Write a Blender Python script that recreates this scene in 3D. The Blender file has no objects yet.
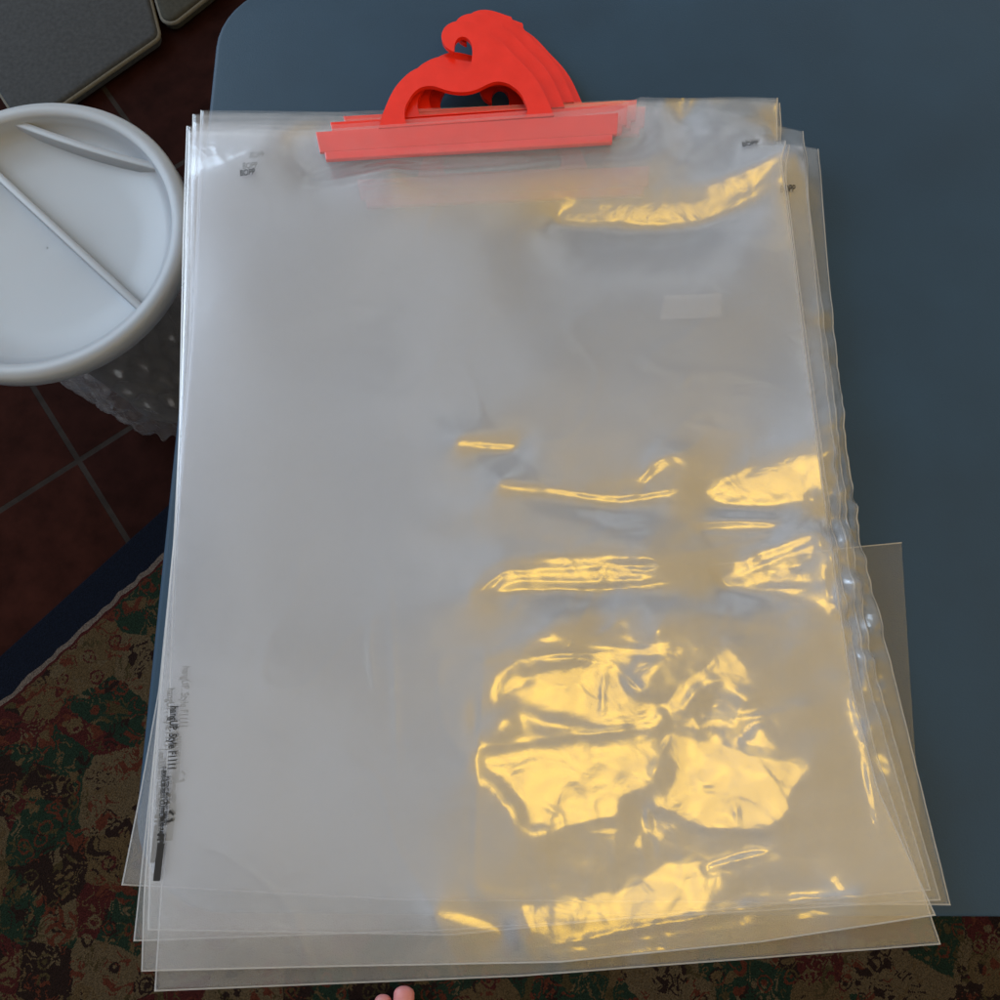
import bpy, bmesh, math, random
import numpy as np
from mathutils import Vector, Matrix
from mathutils.geometry import tessellate_polygon

S = bpy.context.scene
COL = S.collection
random.seed(7)
rng = np.random.default_rng(11)

# ------------------------------------------------------------------ camera
TABLE_Z = 0.74
CAM_H = 0.605
CAM = np.array([0.0, 0.0, TABLE_Z + CAM_H])
TILT = math.radians(12.6)
F = 0.741                                   # focal length in picture heights
cam_d = bpy.data.cameras.new('camera')
cam = bpy.data.objects.new('camera', cam_d); COL.objects.link(cam)
cam.location = CAM.tolist(); cam.rotation_euler = (TILT, 0, 0)
cam_d.sensor_width = 36; cam_d.lens = 36 * F
cam_d.clip_start = 0.02; cam_d.clip_end = 200
S.camera = cam

# ------------------------------------------------------------------ light
LAMP_POS = np.array([0.375, -0.21, TABLE_Z + 1.5])
LAMP_R = 0.105
WIN_POS = np.array([-3.3, 2.0, TABLE_Z + 1.6])

world = bpy.data.worlds.new('World'); S.world = world; world.use_nodes = True
nt = world.node_tree; nt.nodes.clear()
wo = nt.nodes.new('ShaderNodeOutputWorld'); bg = nt.nodes.new('ShaderNodeBackground')
tc = nt.nodes.new('ShaderNodeTexCoord')
nz = nt.nodes.new('ShaderNodeTexNoise'); nz.inputs['Scale'].default_value = 3.6; nz.inputs['Detail'].default_value = 1.0
cr = nt.nodes.new('ShaderNodeValToRGB')
cr.color_ramp.elements[0].position = 0.36; cr.color_ramp.elements[0].color = (0.40, 0.41, 0.41, 1)
cr.color_ramp.elements[1].position = 0.62; cr.color_ramp.elements[1].color = (1.20, 1.25, 1.30, 1)
nt.links.new(tc.outputs['Generated'], nz.inputs['Vector'])
nt.links.new(nz.outputs['Fac'], cr.inputs['Fac'])
# the ceiling is warmly lit about the lamp
ld = Vector((0.72, -0.30, 1.0)).normalized()
dot = nt.nodes.new('ShaderNodeVectorMath'); dot.operation = 'DOT_PRODUCT'; dot.inputs[1].default_value = ld
nrm = nt.nodes.new('ShaderNodeVectorMath'); nrm.operation = 'NORMALIZE'
nt.links.new(tc.outputs['Generated'], nrm.inputs[0]); nt.links.new(nrm.outputs[0], dot.inputs[0])
mrw = nt.nodes.new('ShaderNodeMapRange'); mrw.interpolation_type = 'SMOOTHSTEP'
mrw.inputs['From Min'].default_value = 0.62; mrw.inputs['From Max'].default_value = 1.0
nt.links.new(dot.outputs['Value'], mrw.inputs['Value'])
wmix = nt.nodes.new('ShaderNodeMix'); wmix.data_type = 'RGBA'
wmix.inputs[7].default_value = (1.60, 1.02, 0.24, 1)
nt.links.new(mrw.outputs[0], wmix.inputs[0]); nt.links.new(cr.outputs['Color'], wmix.inputs[6])
nt.links.new(wmix.outputs[2], bg.inputs['Color'])
bg.inputs['Strength'].default_value = 0.56
nt.links.new(bg.outputs[0], wo.inputs[0])

def area(name, pos, target, size, power, color, disk=False):
    l = bpy.data.lights.new(name, 'AREA'); l.energy = power; l.color = color
    l.shape = 'DISK' if disk else 'RECTANGLE'
    l.size = size[0]
    if not disk: l.size_y = size[1]
    o = bpy.data.objects.new(name, l); COL.objects.link(o)
    o.location = pos
    d = Vector(target) - Vector(pos)
    o.rotation_euler = d.to_track_quat('-Z', 'Y').to_euler()
    return o
area('warm_lamp_light', LAMP_POS.tolist(), (0.1, -0.05, TABLE_Z), (LAMP_R * 2,), 0.72, (1.0, 0.58, 0.02), True)
area('window_light', WIN_POS.tolist(), (0.0, 0.2, TABLE_Z), (2.2, 2.8), 100.0, (0.66, 0.82, 1.0))

S.view_settings.view_transform = 'Standard'; S.view_settings.look = 'None'
S.view_settings.exposure = 0.43; S.view_settings.gamma = 1.0
S.view_settings.use_curve_mapping = False
S.cycles.transparent_max_bounces = 40
S.cycles.use_adaptive_sampling = True
S.cycles.adaptive_threshold = 0.03
S.cycles.max_bounces = 5
S.cycles.diffuse_bounces = 3
S.cycles.glossy_bounces = 2

# ------------------------------------------------------------------ helpers
def tag(o, label=None, cat=None, group=None, kind=None):
    if label: o['label'] = label
    if cat: o['category'] = cat
    if group: o['group'] = group
    if kind: o['kind'] = kind
    return o

def empty(name, loc=(0, 0, 0)):
    o = bpy.data.objects.new(name, None); COL.objects.link(o); o.location = loc
    o.empty_display_size = 0.05
    return o

def link_mesh(name, me, mat, parent=None, smooth=True):
    o = bpy.data.objects.new(name, me); COL.objects.link(o)
    if mat: me.materials.append(mat)
    if smooth: me.polygons.foreach_set('use_smooth', [True] * len(me.polygons))
    if parent is not None:
        o.parent = parent
        # geometry is given in world space, so take off where the parent stands
        M = Matrix.Translation(-Vector(world_loc(parent)))
        me.transform(M)
    return o

def world_loc(o):
    v = Vector(o.location)
    while o.parent is not None:
        o = o.parent; v += Vector(o.location)
    return v

def mesh_from(name, verts, faces, mat, parent=None, smooth=True):
    me = bpy.data.meshes.new(name)
    me.from_pydata([tuple(map(float, v)) for v in verts], [], faces); me.update()
    return link_mesh(name, me, mat, parent, smooth)

def bm_obj(name, bm, mat, parent=None, smooth=True):
    me = bpy.data.meshes.new(name); bm.to_mesh(me); bm.free()
    return link_mesh(name, me, mat, parent, smooth)

def unproj(px, py, z):
    """where the view ray through a point of the photograph meets the level z"""
    u = (px - 500) / 1000 / F; v = (500 - py) / 1000 / F
    c, s = math.cos(TILT), math.sin(TILT)
    d = np.array([u, v * c + s, v * s - c])
    t = (z - CAM[2]) / d[2]
    return CAM + d * t

def proj(x, y, z):
    c, s = math.cos(TILT), math.sin(TILT)
    dx, dy, dz = x - CAM[0], y - CAM[1], z - CAM[2]
    vy = dy * c + dz * s
    depth = dy * s - dz * c
    return 500 + 1000 * F * dx / depth, 500 - 1000 * F * vy / depth

# ------------------------------------------------------------------ materials
def mat_new(name):
    m = bpy.data.materials.new(name); m.use_nodes = True
    n = m.node_tree; n.nodes.clear()
    out = n.nodes.new('ShaderNodeOutputMaterial')
    return m, n, out

def N(n, t, **kw):
    x = n.nodes.new(t)
    for k, v in kw.items():
        if k in x.inputs: x.inputs[k].default_value = v
        else: setattr(x, k, v)
    return x

def principled(name, color, rough=0.5, spec=0.5, noise=0.0, nscale=20, bump=0.0, bscale=200, sss=0.0, coat=0.0, bdist=0.001):
    m, n, out = mat_new(name)
    p = N(n, 'ShaderNodeBsdfPrincipled')
    p.inputs['Base Color'].default_value = (*color, 1); p.inputs['Roughness'].default_value = rough
    p.inputs['Specular IOR Level'].default_value = spec
    p.inputs['Coat Weight'].default_value = coat
    if sss:
        p.inputs['Subsurface Weight'].default_value = sss
        p.inputs['Subsurface Radius'].default_value = (0.01, 0.005, 0.004)
        p.inputs['Subsurface Scale'].default_value = 0.5
    tcn = N(n, 'ShaderNodeTexCoord')
    if noise:
        t = N(n, 'ShaderNodeTexNoise', Scale=nscale, Detail=6.0)
        n.links.new(tcn.outputs['Object'], t.inputs['Vector'])
        r = N(n, 'ShaderNodeMapRange'); r.inputs['To Min'].default_value = 1 - noise; r.inputs['To Max'].default_value = 1 + noise
        r.inputs['From Min'].default_value = 0.3; r.inputs['From Max'].default_value = 0.7
        n.links.new(t.outputs['Fac'], r.inputs['Value'])
        mx = N(n, 'ShaderNodeVectorMath', operation='MULTIPLY'); mx.inputs[0].default_value = color
        n.links.new(r.outputs[0], mx.inputs[1]); n.links.new(mx.outputs[0], p.inputs['Base Color'])
        r2 = N(n, 'ShaderNodeMapRange'); r2.inputs['To Min'].default_value = max(0.02, rough - 0.07); r2.inputs['To Max'].default_value = rough + 0.07
        n.links.new(t.outputs['Fac'], r2.inputs['Value']); n.links.new(r2.outputs[0], p.inputs['Roughness'])
    if bump:
        t = N(n, 'ShaderNodeTexNoise', Scale=bscale, Detail=3.0)
        n.links.new(tcn.outputs['Object'], t.inputs['Vector'])
        b = N(n, 'ShaderNodeBump', Strength=bump, Distance=bdist)
        n.links.new(t.outputs['Fac'], b.inputs['Height']); n.links.new(b.outputs[0], p.inputs['Normal'])
    n.links.new(p.outputs[0], out.inputs[0])
    return m

def film_material(name, scatter, color, gloss, rough, micro=0.25, trans_tint=(0.98, 0.985, 1.0)):
    """thin clear polyethylene: mostly see-through, a little milky, glossy"""
    m, n, out = mat_new(name)
    tcn = N(n, 'ShaderNodeTexCoord')
    tr = N(n, 'ShaderNodeBsdfTransparent'); tr.inputs[0].default_value = (*trans_tint, 1)
    df = N(n, 'ShaderNodeBsdfDiffuse'); df.inputs[0].default_value = (*color, 1)
    tl = N(n, 'ShaderNodeBsdfTranslucent'); tl.inputs[0].default_value = (*color, 1)
    m1 = N(n, 'ShaderNodeMixShader'); m1.inputs[0].default_value = 0.5
    n.links.new(df.outputs[0], m1.inputs[1]); n.links.new(tl.outputs[0], m1.inputs[2])
    # milkiness varies softly over the sheet
    nz = N(n, 'ShaderNodeTexNoise', Scale=7.0, Detail=2.0)
    n.links.new(tcn.outputs['Object'], nz.inputs['Vector'])
    r = N(n, 'ShaderNodeMapRange'); r.inputs['From Min'].default_value = 0.3; r.inputs['From Max'].default_value = 0.7
    r.inputs['To Min'].default_value = scatter * 0.85; r.inputs['To Max'].default_value = scatter * 1.15
    n.links.new(nz.outputs['Fac'], r.inputs['Value'])
    m2 = N(n, 'ShaderNodeMixShader')
    if micro: n.links.new(r.outputs[0], m2.inputs[0])
    else: m2.inputs[0].default_value = scatter
    n.links.new(tr.outputs[0], m2.inputs[1]); n.links.new(m1.outputs[0], m2.inputs[2])
    gl = N(n, 'ShaderNodeBsdfGlossy', Roughness=rough)
    g2 = N(n, 'ShaderNodeBsdfGlossy', Roughness=0.34)
    mg = N(n, 'ShaderNodeMixShader'); mg.inputs[0].default_value = 0.45
    n.links.new(gl.outputs[0], mg.inputs[1]); n.links.new(g2.outputs[0], mg.inputs[2])
    # fine handling creases
    b1 = N(n, 'ShaderNodeTexNoise', Scale=38.0, Detail=4.0, Distortion=0.6)
    n.links.new(tcn.outputs['Object'], b1.inputs['Vector'])
    bp = N(n, 'ShaderNodeBump', Strength=micro, Distance=0.0016)
    n.links.new(b1.outputs['Fac'], bp.inputs['Height'])
    if micro: n.links.new(bp.outputs[0], gl.inputs['Normal'])
    lw = N(n, 'ShaderNodeLayerWeight', Blend=0.5)
    pw = N(n, 'ShaderNodeMath', operation='POWER'); pw.inputs[1].default_value = 4.0
    n.links.new(lw.outputs['Facing'], pw.inputs[0])
    ma = N(n, 'ShaderNodeMath', operation='MULTIPLY_ADD'); ma.inputs[1].default_value = 0.5; ma.inputs[2].default_value = gloss
    n.links.new(pw.outputs[0], ma.inputs[0])
    m3 = N(n, 'ShaderNodeMixShader')
    n.links.new(ma.outputs[0], m3.inputs[0]); n.links.new(m2.outputs[0], m3.inputs[1]); n.links.new(mg.outputs[0], m3.inputs[2])
    n.links.new(m3.outputs[0], out.inputs[0])
    return m

M_film_top = film_material('clear_film_top', 0.080, (0.93, 0.95, 0.96), 0.090, 0.12)
M_film = film_material('clear_film', 0.078, (0.93, 0.95, 0.96), 0.050, 0.14, micro=0.0)
M_reflection = film_material('pale_reflection_film', 0.16, (0.9, 0.88, 0.85), 0.02, 0.3, micro=0.0)  # milkier film that paints in a reflection on the bag
M_loose = film_material('thin_clear_film', 0.05, (0.6, 0.6, 0.6), 0.03, 0.2, micro=0.0)
M_seam = film_material('sealed_film_seam', 0.45, (0.70, 0.70, 0.70), 0.12, 0.15, micro=0.0)
M_wrap = film_material('crumpled_wrap', 0.16, (0.50, 0.52, 0.56), 0.13, 0.24, micro=0.4)
M_red = principled('red_plastic', (0.68, 0.020, 0.007), 0.22, 0.5, noise=0.06, nscale=60, bump=0.05, bscale=900)
M_red_dark = principled('red_plastic_bar', (0.70, 0.016, 0.006), 0.24, 0.5, noise=0.05, nscale=60)
M_table = principled('slate_blue_table', (0.0165, 0.043, 0.077), 0.58, 0.25, noise=0.14, nscale=7, bump=0.30, bscale=650, bdist=0.0006)
M_leg = principled('table_steel', (0.10, 0.11, 0.12), 0.4, 0.5, noise=0.1)
M_white = principled('white_plastic', (0.25, 0.275, 0.31), 0.42, 0.5, noise=0.03, nscale=8, sss=0.2)
M_ink = principled('black_ink', (0.006, 0.006, 0.007), 0.5, 0.4, noise=0.2, nscale=300)
M_cush_a = principled('grey_cushion_fabric', (0.034, 0.037, 0.041), 0.9, 0.1, noise=0.18, nscale=120, bump=0.7, bscale=900)
M_cush_b = principled('olive_cushion_fabric', (0.030, 0.030, 0.025), 0.9, 0.1, noise=0.18, nscale=120, bump=0.7, bscale=900)
M_pipe_a = principled('cushion_piping', (0.09, 0.087, 0.075), 0.85, 0.1, noise=0.15, nscale=200)
M_skin = principled('skin', (0.50, 0.20, 0.20), 0.45, 0.4, noise=0.10, nscale=70, bump=0.3, bscale=500, sss=0.25)
M_nail = principled('toenail', (0.60, 0.36, 0.33), 0.25, 0.5, noise=0.04)

# floor: dark red brown tiles with pale grout
def floor_material():
    m, n, out = mat_new('terracotta_tiles')
    tcn = N(n, 'ShaderNodeTexCoord')
    mp = N(n, 'ShaderNodeMapping')
    n.links.new(tcn.outputs['Object'], mp.inputs['Vector'])
    br = N(n, 'ShaderNodeTexBrick'); br.offset = 0.0
    br.inputs['Scale'].default_value = 1.0; br.inputs['Brick Width'].default_value = 0.44; br.inputs['Row Height'].default_value = 0.44
    br.inputs['Mortar Size'].default_value = 0.006; br.inputs['Mortar Smooth'].default_value = 0.3
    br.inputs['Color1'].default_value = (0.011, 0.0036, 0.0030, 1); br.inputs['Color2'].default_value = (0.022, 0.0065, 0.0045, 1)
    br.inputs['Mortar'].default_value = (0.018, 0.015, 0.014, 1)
    n.links.new(mp.outputs[0], br.inputs['Vector'])
    t = N(n, 'ShaderNodeTexNoise', Scale=14.0, Detail=8.0, Roughness=0.65)
    n.links.new(tcn.outputs['Object'], t.inputs['Vector'])
    r = N(n, 'ShaderNodeMapRange'); r.inputs['From Min'].default_value = 0.3; r.inputs['From Max'].default_value = 0.7
    r.inputs['To Min'].default_value = 0.55; r.inputs['To Max'].default_value = 1.4
    n.links.new(t.outputs['Fac'], r.inputs['Value'])
    mx = N(n, 'ShaderNodeVectorMath', operation='MULTIPLY')
    n.links.new(br.outputs['Color'], mx.inputs[0]); n.links.new(r.outputs[0], mx.inputs[1])
    p = N(n, 'ShaderNodeBsdfPrincipled', Roughness=0.9)
    p.inputs['Specular IOR Level'].default_value = 0.03
    n.links.new(mx.outputs[0], p.inputs['Base Color'])
    b = N(n, 'ShaderNodeBump', Strength=0.4, Distance=0.002, invert=True)
    n.links.new(br.outputs['Fac'], b.inputs['Height']); n.links.new(b.outputs[0], p.inputs['Normal'])
    n.links.new(p.outputs[0], out.inputs[0])
    return m
M_floor = floor_material()

def ramp(n, stops, interp='CONSTANT'):
    c = N(n, 'ShaderNodeValToRGB'); e = c.color_ramp; e.interpolation = interp
    e.elements[0].position = stops[0][0]; e.elements[0].color = (*stops[0][1], 1)
    e.elements[1].position = stops[1][0]; e.elements[1].color = (*stops[1][1], 1)
    for pos, colr in stops[2:]:
        k = e.elements.new(pos); k.color = (*colr, 1)
    return c

def rug_material():
    """oriental rug; local y runs away from the bound edge at y = 0"""
    m, n, out = mat_new('oriental_rug')
    L = n.links.new
    tcn = N(n, 'ShaderNodeTexCoord')
    dn = N(n, 'ShaderNodeTexNoise', Scale=34.0, Detail=1.0)
    L(tcn.outputs['Object'], dn.inputs['Vector'])
    sub = N(n, 'ShaderNodeVectorMath', operation='SUBTRACT'); sub.inputs[1].default_value = (0.5, 0.5, 0.5)
    L(dn.outputs['Color'], sub.inputs[0])
    sc = N(n, 'ShaderNodeVectorMath', operation='SCALE'); sc.inputs['Scale'].default_value = 0.014
    L(sub.outputs[0], sc.inputs[0])
    ad = N(n, 'ShaderNodeVectorMath', operation='ADD'); L(tcn.outputs['Object'], ad.inputs[0]); L(sc.outputs[0], ad.inputs[1])
    # quantise to knots
    sn = N(n, 'ShaderNodeVectorMath', operation='SNAP'); sn.inputs[1].default_value = (0.0022, 0.0022, 1)
    L(ad.outputs[0], sn.inputs[0])
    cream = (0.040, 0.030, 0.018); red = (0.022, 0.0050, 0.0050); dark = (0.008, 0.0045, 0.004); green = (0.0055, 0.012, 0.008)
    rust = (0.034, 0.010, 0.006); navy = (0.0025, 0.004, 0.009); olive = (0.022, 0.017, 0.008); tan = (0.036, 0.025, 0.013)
    # broad grounds
    v0 = N(n, 'ShaderNodeTexVoronoi', Scale=11.0); v0.feature = 'F1'; L(sn.outputs[0], v0.inputs['Vector'])
    sx = N(n, 'ShaderNodeSeparateColor'); L(v0.outputs['Color'], sx.inputs[0])
    ground = ramp(n, [(0.0, cream), (0.18, green), (0.40, red), (0.68, dark), (0.88, tan)])
    L(sx.outputs[0], ground.inputs[0])
    gr2 = ramp(n, [(0.0, dark), (0.24, rust), (0.44, cream), (0.70, olive), (0.88, red)])
    L(sx.outputs[0], gr2.inputs[0])
    # rosettes: rings about cell centres
    v1 = N(n, 'ShaderNodeTexVoronoi', Scale=27.0); v1.feature = 'F1'; L(sn.outputs[0], v1.inputs['Vector'])
    rings = ramp(n, [(0.0, (1, 1, 1)), (0.13, (0, 0, 0)), (0.25, (1, 1, 1)), (0.33, (0, 0, 0))])
    L(v1.outputs['Distance'], rings.inputs[0])
    mixA = N(n, 'ShaderNodeMix', data_type='RGBA'); L(rings.outputs[0], mixA.inputs[0])
    L(ground.outputs[0], mixA.inputs[6]); L(gr2.outputs[0], mixA.inputs[7])
    # vines / leaves
    nn = N(n, 'ShaderNodeTexNoise', Scale=31.0, Detail=0.8, Distortion=1.2); L(sn.outputs[0], nn.inputs['Vector'])
    vines = ramp(n, [(0.0, (0, 0, 0)), (0.455, (1, 1, 1)), (0.495, (0, 0, 0)), (0.60, (1, 1, 1))])
    L(nn.outputs['Fac'], vines.inputs[0])
    s2 = N(n, 'ShaderNodeSeparateColor'); L(v1.outputs['Color'], s2.inputs[0])
    vc = ramp(n, [(0.0, tan), (0.25, rust), (0.5, olive), (0.7, dark), (0.88, cream)]); L(s2.outputs[1], vc.inputs[0])
    mixB = N(n, 'ShaderNodeMix', data_type='RGBA'); L(vines.outputs[0], mixB.inputs[0])
    L(mixA.outputs[2], mixB.inputs[6]); L(vc.outputs[0], mixB.inputs[7])
    # border bands along the bound edge
    sp = N(n, 'ShaderNodeSeparateXYZ'); L(sn.outputs[0], sp.inputs[0])
    mr = N(n, 'ShaderNodeMapRange'); mr.inputs['From Min'].default_value = 0.0; mr.inputs['From Max'].default_value = 0.5
    L(sp.outputs[1], mr.inputs['Value'])
    bandmask = ramp(n, [(0.0, (1, 1, 1)), (0.15, (0, 0, 0))]); L(mr.outputs[0], bandmask.inputs[0])
    bands = ramp(n, [(0.0, navy), (0.125, (0.06, 0.05, 0.045)), (0.142, red)]); L(mr.outputs[0], bands.inputs[0])
    mixC = N(n, 'ShaderNodeMix', data_type='RGBA'); L(bandmask.outputs[0], mixC.inputs[0])
    L(mixB.outputs[2], mixC.inputs[6]); L(bands.outputs[0], mixC.inputs[7])
    # pile
    pn = N(n, 'ShaderNodeTexNoise', Scale=420.0, Detail=2.0); L(tcn.outputs['Object'], pn.inputs['Vector'])
    pr = N(n, 'ShaderNodeMapRange'); pr.inputs['From Min'].default_value = 0.3; pr.inputs['From Max'].default_value = 0.7
    pr.inputs['To Min'].default_value = 0.55; pr.inputs['To Max'].default_value = 1.45; L(pn.outputs['Fac'], pr.inputs['Value'])
    mx = N(n, 'ShaderNodeVectorMath', operation='MULTIPLY'); L(mixC.outputs[2], mx.inputs[0]); L(pr.outputs[0], mx.inputs[1])
    p = N(n, 'ShaderNodeBsdfPrincipled', Roughness=0.95); p.inputs['Specular IOR Level'].default_value = 0.05
    L(mx.outputs[0], p.inputs['Base Color'])
    b = N(n, 'ShaderNodeBump', Strength=0.9, Distance=0.002); L(pn.outputs['Fac'], b.inputs['Height']); L(b.outputs[0], p.inputs['Normal'])
    L(p.outputs[0], out.inputs[0])
    return m
M_rug = rug_material()

# ------------------------------------------------------------------ setting
bm = bmesh.new(); bmesh.ops.create_grid(bm, x_segments=1, y_segments=1, size=6.0)
fl = bm_obj('floor', bm, M_floor, smooth=False); tag(fl, kind='structure')
g0 = unproj(125, 431, 0.0); g1 = unproj(147, 417, 0.0)         # a grout line seen in the photograph
ga = math.atan2(g1[1] - g0[1], g1[0] - g0[0])
fl.location = (g0[0] - 0.10 * math.cos(ga), g0[1] - 0.10 * math.sin(ga), 0); fl.rotation_euler = (0, 0, ga)

def rounded_poly(corners, radii, seg=10):
    pts = []
    n = len(corners)
    for i in range(n):
        p = Vector(corners[i]).to_2d(); a = (Vector(corners[i - 1]).to_2d() - p).normalized(); b = (Vector(corners[(i + 1) % n]).to_2d() - p).normalized()
        ang = a.angle(b); r = radii[i]; t = r / math.tan(ang / 2)
        c = p + (a + b).normalized() * (r / math.sin(ang / 2))
        s0 = p + a * t - c; s1 = p + b * t - c
        a0 = math.atan2(s0.y, s0.x); a1 = math.atan2(s1.y, s1.x)
        d = (a1 - a0 + math.pi) % (2 * math.pi) - math.pi
        for k in range(seg + 1):
            w = a0 + d * k / seg
            pts.append((c.x + r * math.cos(w), c.y + r * math.sin(w)))
    return pts

def slab(pts, z0, z1, bevel=0.0, seg=3):
    bm = bmesh.new()
    vs = [bm.verts.new((x, y, z0)) for x, y in pts]
    f = bm.faces.new(vs); f.normal_update()
    if f.normal.z > 0: bmesh.ops.reverse_faces(bm, faces=[f])
    r = bmesh.ops.extrude_face_region(bm, geom=[f])
    up = [v for v in r['geom'] if isinstance(v, bmesh.types.BMVert)]
    bmesh.ops.translate(bm, verts=up, vec=(0, 0, z1 - z0))
    bmesh.ops.recalc_face_normals(bm, faces=bm.faces)
    if bevel:
        es = [e for e in bm.edges if abs(e.verts[0].co.z - e.verts[1].co.z) < 1e-6]
        bmesh.ops.bevel(bm, geom=es, offset=bevel, segments=seg, profile=0.5, affect='EDGES')
    return bm

# table: square padded card table, left edge read off the photograph
pa = unproj(213, 62, TABLE_Z)[:2]; pb = unproj(131, 850, TABLE_Z)[:2]
dv = (pb - pa) / np.linalg.norm(pb - pa)                    # along the left edge, towards the viewer
rt = np.array([-dv[1], dv[0]])                              # to the right
if rt[0] < 0: rt = -rt
side = 0.90
near_y = unproj(300, 915, TABLE_Z)[1]
side = float(np.linalg.norm(unproj(222, -18, TABLE_Z)[:2] - (pa + dv * (near_y - pa[1]) / dv[1])))
tpar = (near_y - pa[1]) / dv[1]
NL = pa + dv * tpar
FL = NL - dv * side
NR = NL + rt * side * 1.02; FR = FL + rt * side * 1.02
corners = [FL, NL, NR, FR]
top_poly = rounded_poly([tuple(c) for c in corners], [0.075] * 4)
tb = empty('folding_table', (float((NL[0] + FR[0]) / 2), float((NL[1] + FR[1]) / 2), 0))
tag(tb, 'slate blue square folding table with rounded corners under the red hangers and clear bags', 'table')
bm_obj('tabletop', slab(top_poly, TABLE_Z - 0.028, TABLE_Z, 0.005), M_table, tb)
cen = (NL + FR) / 2
for c in corners:
    d = cen - c
    base = c + d / np.linalg.norm(d) * 0.12
    bm = bmesh.new()
    bmesh.ops.create_cone(bm, cap_ends=True, segments=16, radius1=0.011, radius2=0.013, depth=TABLE_Z - 0.031,
                          matrix=Matrix.Translation((base[0], base[1], (TABLE_Z - 0.031) / 2 + 0.001)))
    bm_obj('leg', bm, M_leg, tb)

# rug on the floor
r0 = unproj(125, 547, 0.0)[:2]; r1 = unproj(165, 511, 0.0)[:2]
ed = (r1 - r0) / np.linalg.norm(r1 - r0); inward = np.array([ed[1], -ed[0]])
if inward[1] > 0: inward = -inward
ang = math.atan2(ed[1], ed[0])
rug_o = bpy.data.meshes.new('rug')
bm = slab([(-1.4, -2.6), (2.6, -2.6), (2.6, 0), (-1.4, 0)], 0.0, 0.009, 0.002, 2)
# local y is made to run inwards
for v in bm.verts: v.co.y = -v.co.y
bmesh.ops.reverse_faces(bm, faces=bm.faces)
bm.to_mesh(rug_o); bm.free()
rug = bpy.data.objects.new('rug', rug_o); COL.objects.link(rug); rug_o.materials.append(M_rug)
Rm = Matrix(((ed[0], inward[0], 0, r0[0]), (ed[1], inward[1], 0, r0[1]), (0, 0, 1, 0.001), (0, 0, 0, 1)))
# mirror-free frame: bake it in the mesh so local coordinates stay the rug's own
if Rm.to_3x3().determinant() < 0:
    for v in rug_o.vertices: v.co.x = -v.co.x
    rug_o.flip_normals()
    Rm = Rm @ Matrix.Diagonal((-1, 1, 1, 1))
rug.matrix_world = Rm
tag(rug, 'dark oriental rug in red, green and cream on the tiled floor below the table', 'rug')

# ------------------------------------------------------------------ cushions, top left
def cushion(pix, mat, label, z=0.035, thick=0.03):
    P = [unproj(x, y, z)[:2] for x, y in pix]
    c = sum(P) / 4
    root = empty('floor_cushion', (float(c[0]), float(c[1]), 0))
    tag(root, label, 'cushion', 'cushions lying on the floor at the back')
    poly = rounded_poly([tuple(p) for p in P], [0.022] * 4, 5)
    bm = slab(poly, 0.004, z, 0.010, 4)
    for v in bm.verts:
        if v.co.z > z - 0.001: v.co.z += 0.0
    bm_obj('cover', bm, mat, root)
    pts = [(x, y) for x, y in rounded_poly([tuple(p) for p in P], [0.022] * 4, 5)]
    bm = bmesh.new(); ring = []
    n = len(pts); rr = 0.0045
    for i in range(n):
        p = Vector(pts[i]); t = (Vector(pts[(i + 1) % n]) - Vector(pts[i - 1])).normalized(); nn = Vector((t.y, -t.x))
        q = p - nn * 0.006 if (p - nn * 0.006 - Vector(c)).length < p.length + 9 else p
        ring.append([bm.verts.new((p.x + nn.x * rr * math.cos(a), p.y + nn.y * rr * math.cos(a), z - 0.010 + rr * math.sin(a)))
                     for a in [k * math.pi / 4 for k in range(8)]])
    for i in range(n):
        for k in range(8):
            bm.faces.new((ring[i][k], ring[(i + 1) % n][k], ring[(i + 1) % n][(k + 1) % 8], ring[i][(k + 1) % 8]))
    bmesh.ops.recalc_face_normals(bm, faces=bm.faces)
    bm_obj('piping', bm, M_pipe_a, root)
cushion([(158, 34), (22, 128), (-55, 10), (131, -75)], M_cush_a, 'blue grey square floor cushion with pale piping, its corner nearest the round white lid')
cushion([(164, 27), (276, -62), (240, -170), (134, -70)], M_cush_b, 'olive grey square floor cushion behind the blue grey one, farther from the white lid')

# ------------------------------------------------------------------ lid on wrapped drum
def lathe(profile, seg=96, cx=0, cy=0):
    V, Fc = [], []
    for i in range(seg):
        a = 2 * math.pi * i / seg
        for r, z in profile: V.append((cx + r * math.cos(a), cy + r * math.sin(a), z))
    m = len(profile)
    for i in range(seg):
        j = (i + 1) % seg
        for k in range(m - 1):
            Fc.append((i * m + k, j * m + k, j * m + k + 1, i * m + k + 1))
    return V, Fc

LZ = 0.46
lc = unproj(32, 234, LZ); lr = np.linalg.norm(unproj(32 + 155, 234, LZ) - lc)
cx, cy = float(lc[0]), float(lc[1])
lid = empty('round_lid', (cx, cy, LZ))
tag(lid, 'round white plastic lid with raised ribs beside the left edge of the table', 'lid')
prof = [(0.001, LZ - 0.034), (lr * 0.3, LZ - 0.0335), (lr * 0.6, LZ - 0.031), (lr * 0.80, LZ - 0.024), (lr * 0.875, LZ - 0.014), (lr * 0.89, LZ - 0.003), (lr * 0.90, LZ),
        (lr * 0.95, LZ + 0.001), (lr * 0.985, LZ), (lr, LZ - 0.004), (lr, LZ - 0.022), (lr * 0.985, LZ - 0.024), (lr * 0.975, LZ - 0.012), (lr * 0.91, LZ - 0.008),
        (lr * 0.89, LZ - 0.02), (lr * 0.80, LZ - 0.030), (lr * 0.6, LZ - 0.036), (lr * 0.3, LZ - 0.0385), (0.001, LZ - 0.039)]
V, Fc = lathe(prof, 128, cx, cy)
mesh_from('lid_body', V, Fc, M_white, lid)
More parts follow.
